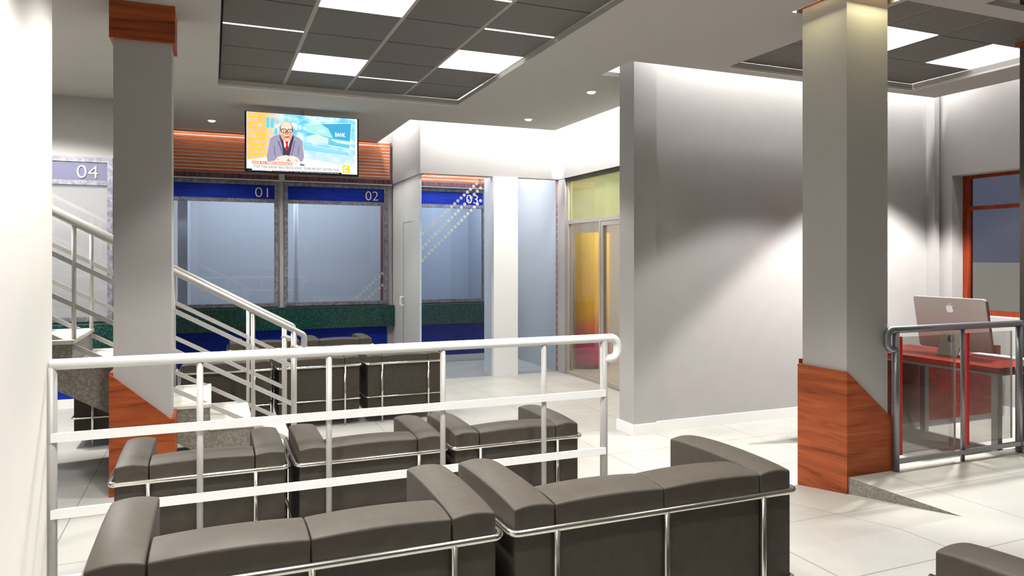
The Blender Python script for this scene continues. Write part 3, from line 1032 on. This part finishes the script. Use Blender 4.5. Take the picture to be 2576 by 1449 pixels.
def screen_material():
    m = bpy.data.materials.new('screen_picture')
    m.use_nodes = True
    nt = m.node_tree
    nt.nodes.clear()
    out = N(nt, 'ShaderNodeOutputMaterial')
    em = N(nt, 'ShaderNodeEmission')
    em.inputs['Strength'].default_value = 1.15
    L(nt, em.outputs[0], out.inputs[0])
    tc = N(nt, 'ShaderNodeTexCoord')
    s3 = N(nt, 'ShaderNodeSeparateXYZ')
    L(nt, tc.outputs['Generated'], s3.inputs[0])
    n1 = N(nt, 'ShaderNodeTexNoise')
    n1.inputs['Scale'].default_value = 9
    n1.inputs['Detail'].default_value = 5
    L(nt, tc.outputs['Generated'], n1.inputs['Vector'])
    mp = N(nt, 'ShaderNodeMapping')
    mp.inputs['Rotation'].default_value = (R(90), 0, 0)
    L(nt, tc.outputs['Object'], mp.inputs['Vector'])
    br = N(nt, 'ShaderNodeTexBrick')
    br.inputs['Scale'].default_value = 1
    br.inputs['Brick Width'].default_value = 0.07
    br.inputs['Row Height'].default_value = 0.058
    br.inputs['Mortar Size'].default_value = 0.012
    br.inputs['Mortar Smooth'].default_value = 0.7
    br.inputs['Color1'].default_value = (*lin((250, 190, 150)), 1)
    br.inputs['Color2'].default_value = (*lin((225, 205, 205)), 1)
    br.inputs['Mortar'].default_value = (*lin((255, 212, 40)), 1)
    nd = N(nt, 'ShaderNodeMix', data_type='RGBA', blend_type='LINEAR_LIGHT')
    nd.inputs['Factor'].default_value = 0.03
    L(nt, mp.outputs[0], nd.inputs['A'])
    L(nt, n1.outputs['Color'], nd.inputs['B'])
    L(nt, nd.outputs['Result'], br.inputs['Vector'])
    rp1 = ramp(nt, [(0.3, lin((70, 190, 240))), (0.48, lin((150, 225, 255))), (0.62, lin((235, 250, 255))), (0.8, lin((120, 200, 255)))])
    L(nt, n1.outputs['Fac'], rp1.inputs['Fac'])
    mr = N(nt, 'ShaderNodeMapRange')
    mr.inputs['From Min'].default_value = 0.16
    mr.inputs['From Max'].default_value = 0.34
    L(nt, s3.outputs['X'], mr.inputs['Value'])
    mx = N(nt, 'ShaderNodeMix', data_type='RGBA')
    L(nt, mr.outputs[0], mx.inputs['Factor'])
    L(nt, br.outputs['Color'], mx.inputs['A'])
    L(nt, rp1.outputs['Color'], mx.inputs['B'])
    # pale lavender wash between the two halves
    wsh = N(nt, 'ShaderNodeMix', data_type='RGBA')
    mr2 = N(nt, 'ShaderNodeMapRange')
    mr2.inputs['From Min'].default_value = 0.62
    mr2.inputs['From Max'].default_value = 0.25
    L(nt, s3.outputs['Z'], mr2.inputs['Value'])
    ml = N(nt, 'ShaderNodeMath', operation='MULTIPLY')
    ml.inputs[1].default_value = 0.75
    L(nt, mr2.outputs[0], ml.inputs[0])
    ml2 = N(nt, 'ShaderNodeMath', operation='MULTIPLY')
    L(nt, ml.outputs[0], ml2.inputs[0])
    L(nt, mr.outputs[0], ml2.inputs[1])
    L(nt, ml2.outputs[0], wsh.inputs['Factor'])
    L(nt, mx.outputs['Result'], wsh.inputs['A'])
    wsh.inputs['B'].default_value = (*lin((222, 236, 255)), 1)
    L(nt, wsh.outputs['Result'], em.inputs['Color'])
    return m
scr = box('screen', screen_material(), (SX0, SX1, tvv - 0.001, tvv + 0.003, SZ0, SZ1), tv)
def P2(x, y):
    """zoomed picture coordinates -> the screen's own plane"""
    s = (x - 150) / 2010
    top_, bot = 135 + 145 * s, 1238 + 82 * s
    return SX0 + s * (SX1 - SX0), SZ1 - (y - top_) / (bot - top_) * (SZ1 - SZ0)
E_ = {}
def em_(rgb, k=1.1):
    if (rgb, k) not in E_:
        E_[rgb, k] = emit('screen_%d' % len(E_), rgb, k)
    return E_[rgb, k]
LAY = [0]
def draw(name, polys, rgb, parent=None, k=1.1):
    LAY[0] += 1
    y = tvv - 0.0012 - 0.00012 * LAY[0]
    m = MB()
    for poly in polys:
        pts = [P2(*p) for p in poly]
        m.prism([(a, y, b) for a, b in pts], (0, -0.0001, 0))
    return m.build(name, em_(rgb, k), parent or scr)
def disc(cx, cy, rx, ry, n=24, a0=0, a1=360):
    return [(cx + rx * math.cos(R(a0 + (a1 - a0) * i / n)), cy + ry * math.sin(R(a0 + (a1 - a0) * i / n))) for i in range(n if a1 - a0 == 360 else n + 1)]
draw('white_margin', [[(150, 135), (158, 136), (158, 1238), (150, 1238)], [(2122, 277), (2160, 280), (2160, 1320), (2122, 1318)]], (255, 255, 255))
draw('studio_bars', [[(495, 245), (550, 250), (545, 440), (490, 438)], [(570, 262), (630, 266), (625, 445), (565, 440)], [(640, 450), (690, 455), (680, 570), (632, 566)]], (110, 215, 245))
draw('studio_bars', [[(1005, 375), (1050, 378), (1048, 490), (1002, 488)], [(1075, 395), (1120, 397), (1118, 475), (1072, 473)], [(1150, 415), (1180, 417), (1178, 480), (1150, 479)]], (225, 245, 255))
draw('wall_display', [[(1218, 372), (2052, 355), (2013, 842), (1208, 690)]], (112, 205, 232))
draw('display_glow', [[(1210, 372), (1480, 372), (1610, 460), (1705, 632), (1212, 520)]], (176, 240, 232))
draw('display_corner', [[(1480, 368), (2046, 357), (2022, 690), (1705, 632), (1615, 460)]], (74, 178, 222))
draw('display_shine', [[(1212, 600), (1400, 560), (1620, 640), (1610, 745), (1208, 690)], [(1640, 650), (2016, 700), (2010, 760), (1760, 720)]], (215, 252, 240))
draw('display_rim', [[(1218, 368), (2056, 351), (2056, 360), (1218, 377)], [(2047, 352), (2056, 352), (2019, 845), (2010, 842)], [(1208, 684), (2014, 834), (2013, 845), (1208, 696)]], (255, 255, 255))
draw('studio_floor_band', [[(1160, 760), (1480, 815), (2010, 905), (2000, 965), (1500, 905), (1160, 860)]], (150, 225, 255))
draw('desk_top', [[(150, 1045), (480, 995), (1150, 1000), (2125, 1195), (2125, 1318), (150, 1238)]], (252, 252, 255))
JK = (176, 170, 196)
draw('jacket', [[(500, 990), (520, 880), (545, 740), (560, 650), (620, 600), (740, 560), (800, 640), (850, 720), (900, 640), (965, 575), (1080, 630), (1135, 700), (1150, 840), (1165, 990), (1140, 1075), (1000, 1085), (700, 1060), (520, 1075)]], JK, k=1.0)
draw('jacket_fold', [[(625, 780), (640, 780), (655, 960), (640, 965)], [(1065, 780), (1080, 780), (1062, 960), (1048, 965)], [(690, 690), (720, 690), (800, 960), (780, 960)], [(1010, 690), (985, 690), (930, 960), (950, 960)]], (128, 118, 150))
draw('lapel', [[(735, 560), (755, 600), (800, 700), (815, 960), (795, 960), (770, 760), (728, 620)], [(965, 570), (940, 640), (900, 740), (885, 960), (905, 960), (950, 760), (985, 620)]], (70, 62, 84))
draw('shirt', [[(775, 620), (930, 620), (905, 730), (885, 810), (815, 810), (800, 720)]], (255, 255, 255))
draw('waistcoat', [[(800, 790), (850, 870), (900, 790), (893, 962), (806, 962)]], (74, 72, 82))
draw('tie', [[(822, 695), (888, 695), (872, 755), (892, 830), (858, 872), (828, 832), (846, 755)]], (226, 30, 34))
draw('hair', [disc(848, 470, 119, 150, 28)], (62, 46, 52))
draw('face', [disc(848, 440, 104, 116, 28), [(738, 470), (958, 470), (962, 560), (940, 640), (900, 690), (850, 705), (800, 690), (758, 640), (736, 560)]], (252, 226, 204))
draw('ear', [disc(734, 510, 14, 42, 14), disc(964, 510, 14, 42, 14)], (226, 176, 150))
draw('cheek', [[(742, 560), (800, 545), (820, 600), (880, 600), (900, 545), (958, 560), (938, 640), (898, 690), (850, 704), (802, 690), (760, 640)]], (234, 178, 142))
draw('nose', [[(838, 500), (866, 500), (888, 560), (874, 572), (832, 572), (818, 560)]], (214, 150, 118))
draw('mouth', [disc(860, 618, 46, 14, 16)], (190, 96, 92))
draw('chin_light', [disc(856, 664, 40, 20, 16)], (250, 214, 190))
def ring(cx, cy, rx, ry, w):
    o, i = disc(cx, cy, rx, ry, 20), disc(cx, cy, rx - w, ry - w, 20)
    return [[o[k], o[(k + 1) % 20], i[(k + 1) % 20], i[k]] for k in range(20)]
draw('eye', [disc(800, 500, 13, 9, 12), disc(912, 504, 13, 9, 12)], (70, 44, 44))
draw('glasses', ring(800, 500, 52, 42, 12) + ring(912, 504, 50, 42, 12) + [[(848, 488), (866, 490), (866, 500), (848, 498)], [(738, 478), (752, 482), (752, 496), (738, 490)], [(958, 482), (972, 480), (972, 494), (958, 498)]], (66, 34, 40))
draw('brow', [[(752, 458), (842, 462), (842, 472), (752, 470)], [(872, 466), (958, 466), (958, 478), (872, 476)]], (120, 70, 64))
draw('hand', [[(640, 1060), (700, 985), (840, 955), (900, 975), (860, 1060), (760, 1100), (670, 1090)], [(850, 985), (960, 965), (1060, 1010), (1095, 1075), (1040, 1110), (960, 1105), (900, 1060)]], (255, 236, 222))
draw('finger_lines', [[(670, 1020), (690, 1020), (720, 1050), (700, 1052)], [(1010, 1040), (1024, 1036), (1050, 1080), (1036, 1084)], [(870, 1020), (884, 1018), (930, 1070), (918, 1074)]], (222, 160, 140))
draw('telephone', [[(1085, 1115), (1160, 1120), (1185, 1160), (1100, 1155)]], (126, 128, 152))
ban = draw('banner', [[(250, 1064), (950, 1096), (950, 1150), (250, 1122)]], (242, 128, 56))
hl = draw('headline_band', [[(250, 1124), (1860, 1190), (1860, 1275), (250, 1210)]], (250, 250, 252))
tk = draw('ticker', [[(150, 1209), (246, 1213), (246, 1240), (150, 1238)], [(600, 1243), (1862, 1284), (1862, 1312), (600, 1262)]], (12, 12, 14))
lg = draw('channel_logo', [[(1880, 1150), (2015, 1158), (2018, 1285), (1880, 1278)]], (255, 224, 0))
LAY[0] += 3
yT = tvv - 0.0012 - 0.00012 * LAY[0]
def stext(name, body, rgb, x0, y0, x1, y1, parent, bold=0.0, k=1.2):
    a, b = P2(x0, y1), P2(x1, y1)
    c = P2((x0 + x1) / 2, y0)
    zb = (a[1] + b[1]) / 2
    return text(name, body, em_(rgb, k), parent, a[0], b[0], zb, max(c[1], zb + 0.004), yT, 0.0003, bold)
stext('banner_text', 'KCB H1 PERFORMANCE', (255, 255, 255), 268, 1090, 936, 1128, ban, 0.03)
stext('headline_text', 'TOP TIER BANK RECORDS KSHS. 29.9B PROFIT AFTER TAX', (118, 116, 120), 270, 1178, 1815, 1226, hl)
stext('ticker_text', 'MEETING BETWEEN TSC, KNUT AND KUPPET FAILS TO RESOLVE TEACHERS ISSUES', (250, 250, 250), 615, 1270, 1815, 1290, tk)
stext('live_text', 'K LIVE', (150, 150, 150), 365, 1225, 490, 1246, hl)
stext('display_text', 'BANK', (255, 255, 255), 1740, 535, 1935, 612, scr, 0.02)
stext('display_text', 'KCB', (232, 255, 250), 1420, 470, 1550, 535, scr, 0.02)
cm = MB()
o_, i_ = disc(1945, 1218, 48, 48, 22, 40, 320), disc(1945, 1218, 22, 22, 22, 40, 320)
for k in range(22):
    pts = [P2(*q) for q in (o_[k], o_[k + 1], i_[k + 1], i_[k])]
    cm.prism([(a, yT, b) for a, b in pts], (0, -0.0002, 0))
cm.build('logo_mark', em_((255, 255, 255)), lg)

# ------------------------------------------------------------------ desk, computer, keyboard
dk = thing('desk', 'reddish brown wooden desk behind the steel and glass railing', 'desk', (5.6, 4.1, 0))
DT = 0.75
du0, du1, dv0, dv1 = 5.235, 5.94, 3.47, 4.75
MB().prism([(du0, dv0, DT - 0.045), (du1, dv0, DT - 0.045), (du1, dv1, DT - 0.045), (du0, dv1, DT - 0.045)], (0, 0, 0.045)).bevel(0.003).build('desk_top', M['desk'], dk)
box('apron', M['desk_metal'], (du0 + 0.05, du1 - 0.05, dv0 + 0.05, dv1 - 0.1, DT - 0.07, DT - 0.046), dk)
for uu, vv in ((du0 + 0.03, dv0 + 0.03), (du1 - 0.07, dv0 + 0.03), (du0 + 0.03, dv1 - 0.20), (du1 - 0.07, dv1 - 0.20)):
    box('leg', M['desk_metal'], (uu, uu + 0.05, vv, vv + 0.05, 0, DT - 0.046), dk, 0.003)
mp_ = box('modesty_panel', M['desk'], (4.55, 7.05, 4.66, 4.69, 0.055, DT - 0.05), dk)
box('kick_strip', M['desk_metal'], (4.55, 7.05, 4.665, 4.685, 0.0, 0.055), mp_)

mo = thing('desktop_computer', 'silver all in one computer with white fruit emblem, seen from behind on the desk', 'computer', (5.57, 4.05, DT))
mu, mz0, mz1, mv0, mv1 = 5.60, 0.797, 1.2235, 3.765, 4.39
tilt = lambda z: 0.20 * (mz0 - z)
pr = []
rr = 0.025
for cx, cz_, a0 in ((mv1 - rr, mz1 - rr, 0), (mv0 + rr, mz1 - rr, 90), (mv0 + rr, mz0 + rr, 180), (mv1 - rr, mz0 + rr, 270)):
    for k in range(6):
        a = R(a0 + k * 18)
        pr.append((cx + rr * math.cos(a), cz_ + rr * math.sin(a)))
def slab_uv(off, th, pts):
    return [(mu + off + tilt(z), v, z) for v, z in pts], (th, 0, 0)
MB().prism(*slab_uv(0, 0.028, pr)).bevel(0.006, 3).build('case', M['alu'], mo)
MB().prism(*slab_uv(0.0285, 0.004, [((v - 4.0775) * 0.995 + 4.0775, (z - 1.01) * 0.99 + 1.01) for v, z in pr])).build('screen', M['black'], mo)
# emblem
ap = [(0.0, 0.30), (0.10, 0.36), (0.24, 0.40), (0.38, 0.34), (0.46, 0.24), (0.37, 0.14), (0.35, 0.0), (0.40, -0.14), (0.49, -0.22), (0.42, -0.38), (0.30, -0.52), (0.20, -0.56), (0.08, -0.51), (0.0, -0.49), (-0.08, -0.51), (-0.20, -0.56), (-0.32, -0.50), (-0.44, -0.30), (-0.50, -0.06), (-0.47, 0.18), (-0.36, 0.34), (-0.22, 0.40), (-0.10, 0.36)]
lf = [(0.0, 0.42), (0.12, 0.46), (0.21, 0.58), (0.22, 0.70), (0.10, 0.66), (0.01, 0.55)]
sc_ = 0.062
vc, zc_ = 4.068, 1.135
em2 = MB()
for poly in (ap, lf):
    em2.prism(*slab_uv(-0.0012, 0.001, [(vc + x * sc_ * -1, zc_ + y * sc_) for x, y in poly]))
w_e = plain('white_emblem', (250, 250, 252), 0.4)
em2.build('emblem', w_e, mo)
# stand: a bent plate with a round hole
sv0, sv1 = 3.985, 4.165
stn = MB()
hole_c, hr = (0.5 * (sv0 + sv1), 0.885), 0.030
no_ = 28
outer = []
zs0, zs1 = DT + 0.008, 1.0
for k in range(no_):
    a = 2 * math.pi * k / no_
    cx, sx = math.cos(a), math.sin(a)
    hw_, hh_ = (sv1 - sv0) / 2, (zs1 - zs0) / 2
    t_ = min(hw_ / abs(cx) if abs(cx) > 1e-6 else 9, hh_ / abs(sx) if abs(sx) > 1e-6 else 9)
    outer.append((hole_c[0] + cx * t_, (zs0 + zs1) / 2 + sx * t_))
inner = [(hole_c[0] + hr * math.cos(2 * math.pi * k / no_), hole_c[1] + hr * math.sin(2 * math.pi * k / no_)) for k in range(no_)]
su = lambda z: mu - 0.005 - 0.085 * (1.0 - z) / 0.25
for k in range(no_):
    q = [outer[k], outer[(k + 1) % no_], inner[(k + 1) % no_], inner[k]]
    stn.prism([(su(z), v, z) for v, z in q], (0.008, 0, 0))
bmesh.ops.remove_doubles(stn.bm, verts=stn.bm.verts, dist=1e-5)
stn.build('stand', M['alu_dark'], mo)
box('foot', M['alu_dark'], (mu - 0.095, mu + 0.10, sv0, sv1, DT, DT + 0.008), mo, 0.002)
kb = thing('keyboard', 'slim silver keyboard lying on the desk beside the computer', 'keyboard', (5.80, 3.85, DT))
kpts = [(5.75, 3.62, DT + 0.001), (5.87, 3.62, DT + 0.001), (5.87, 4.05, DT + 0.001), (5.75, 4.05, DT + 0.001)]
MB().prism(kpts, (0, 0, 0.010)).build('base', M['alu'], kb)
ky = MB()
for i in range(5):
    for j in range(14):
        ky.box(5.757 + i * 0.022, 5.757 + i * 0.022 + 0.018, 3.63 + j * 0.0295, 3.63 + j * 0.0295 + 0.025, DT + 0.0111, DT + 0.015)
k_ = ky.build('keys', M['white'], kb)
k_['kind'] = 'stuff'

# ------------------------------------------------------------------ light
W = bpy.data.worlds.new('world')
sc.world = W
W.use_nodes = True
bg = W.node_tree.nodes['Background']
bg.inputs['Color'].default_value = (1.0, 0.99, 0.975, 1)
bg.inputs['Strength'].default_value = 0.06

WARM = (1.0, 0.98, 0.95)
# spots of the ceiling panels and downlights, plus added unseen ones
def spot(u, v, p, ang=100, blend=0.25, rad=0.12, z=3.19, col=WARM):
    light('spot_lamp', 'SPOT', (u, v, z), p, col, (u, v, 0), angle=ang, blend=blend, radius=rad)
spot(0.96, 6.567, 110)
spot(2.17, 5.967, 115)
spot(0.96, 4.767, 200)
spot(0.1, 3.45, 250, 100, 0.3)
spot(4.70, 3.92, 255, 101, 0.16)
spot(6.07, 4.25, 800, 98, 0.16)
spot(3.515, 7.85, 215, 110)
spot(3.50, 6.45, 22, 100)
spot(0.003, 9.25, 80, 125)
spot(1.6, 9.25, 60, 125)  # added spot without a fixture, brightens the teller fronts
spot(-1.6, 7.2, 520, 150, 0.2)
spot(0.0, 2.25, 300, 106, 0.4)  # unseen fill spots added from here to the coves, brightening railing and sofas
spot(1.6, 2.35, 290, 106, 0.4)
spot(0.3, 1.1, 110, 100, 0.4)
spot(1.4, 1.1, 110, 100, 0.4)
spot(2.8, 1.7, 80, 95, 0.4)
# coves
def cove(u0, u1, v0, v1, p, z=3.62, aim=None):
    c = ((u0 + u1) / 2, (v0 + v1) / 2, z)
    o = light('cove_strip', 'AREA', c, p, (1, 0.99, 0.97), None, size=max(u1 - u0, 0.03), size_y=max(v1 - v0, 0.03))
    if aim == 'x':
        o.rotation_euler = (0, R(-40), 0)
    if aim == 'y':
        o.rotation_euler = (R(40), 0, 0)
cove(3.45, 7.05, 5.18, 5.23, 64, 3.62, 'y')
cove(6.86, 6.91, 3.3, 5.3, 13, 3.62, 'x')
cove(2.25, 4.33, 8.41, 8.47, 62, 3.62, 'y')
cove(2.08, 2.14, 8.8, 10.3, 24, 3.62, 'x')
cove(4.05, 4.09, 6.0, 8.7, 150, 3.62, 'x')
cove(3.30, 3.35, 5.45, 5.7, 3)
cove(-0.5, 2.3, 10.30, 10.32, 4, z=3.205)
# warm strips at the heads of the columns
def warm(u0, u1, v0, v1, p, aim):
    c = ((u0 + u1) / 2, (v0 + v1) / 2, 3.36)
    light('warm_strip', 'AREA', c, p, (1, 0.93, 0.52), (c[0] + aim[0], c[1] + aim[1], c[2] - 1), size=u1 - u0, size_y=v1 - v0)
warm(3.648, 3.668, 3.44, 3.76, 9.0, (0.0, 0, 0))
warm(3.70, 4.06, 3.345, 3.365, 10.0, (0, 0.0, 0))
# unseen area lights added to brighten booths, glass room and lobby
light('booth_fill', 'AREA', (1.0, 11.4, 3.3), 86, (0.95, 0.98, 1.0), None, size=3.2, size_y=1.0)
light('booth_fill', 'AREA', (3.5, 11.4, 3.3), 62, (0.95, 0.98, 1.0), None, size=1.2, size_y=1.0)
light('booth_fill', 'AREA', (-2.5, 10.5, 3.3), 220, (1, 0.98, 0.95), None, size=3.0, size_y=1.2)
light('glass_room_fill', 'AREA', (3.3, 9.7, 3.4), 75, (1, 0.99, 0.97), None, size=1.2, size_y=0.8)
light('lobby_fill', 'AREA', (5.55, 7.9, 2.78), 160, (1, 0.97, 0.92), None, size=1.8, size_y=1.6)
sun = light('daylight', 'SUN', (14, 0, 12), 5.0, (0.97, 0.98, 1.0), (14.4, 0.1, 11.0))
# the landing up the stairs and the bay behind the left wall
light('stair_light', 'AREA', (-2.6, 6.2, 3.18), 120, (1, 0.98, 0.94), None, size=2.4, size_y=2.0)

# ------------------------------------------------------------------ look
sc.view_settings.view_transform = 'Standard'
sc.view_settings.look = 'None'
sc.view_settings.gamma = 1
sc.view_settings.exposure = 0.0
sc.view_settings.use_curve_mapping = False
cy = sc.cycles
cy.max_bounces = 8
cy.diffuse_bounces = 2
cy.glossy_bounces = 4
cy.transparent_max_bounces = 16
cy.sample_clamp_indirect = 6
cy.use_denoising = True
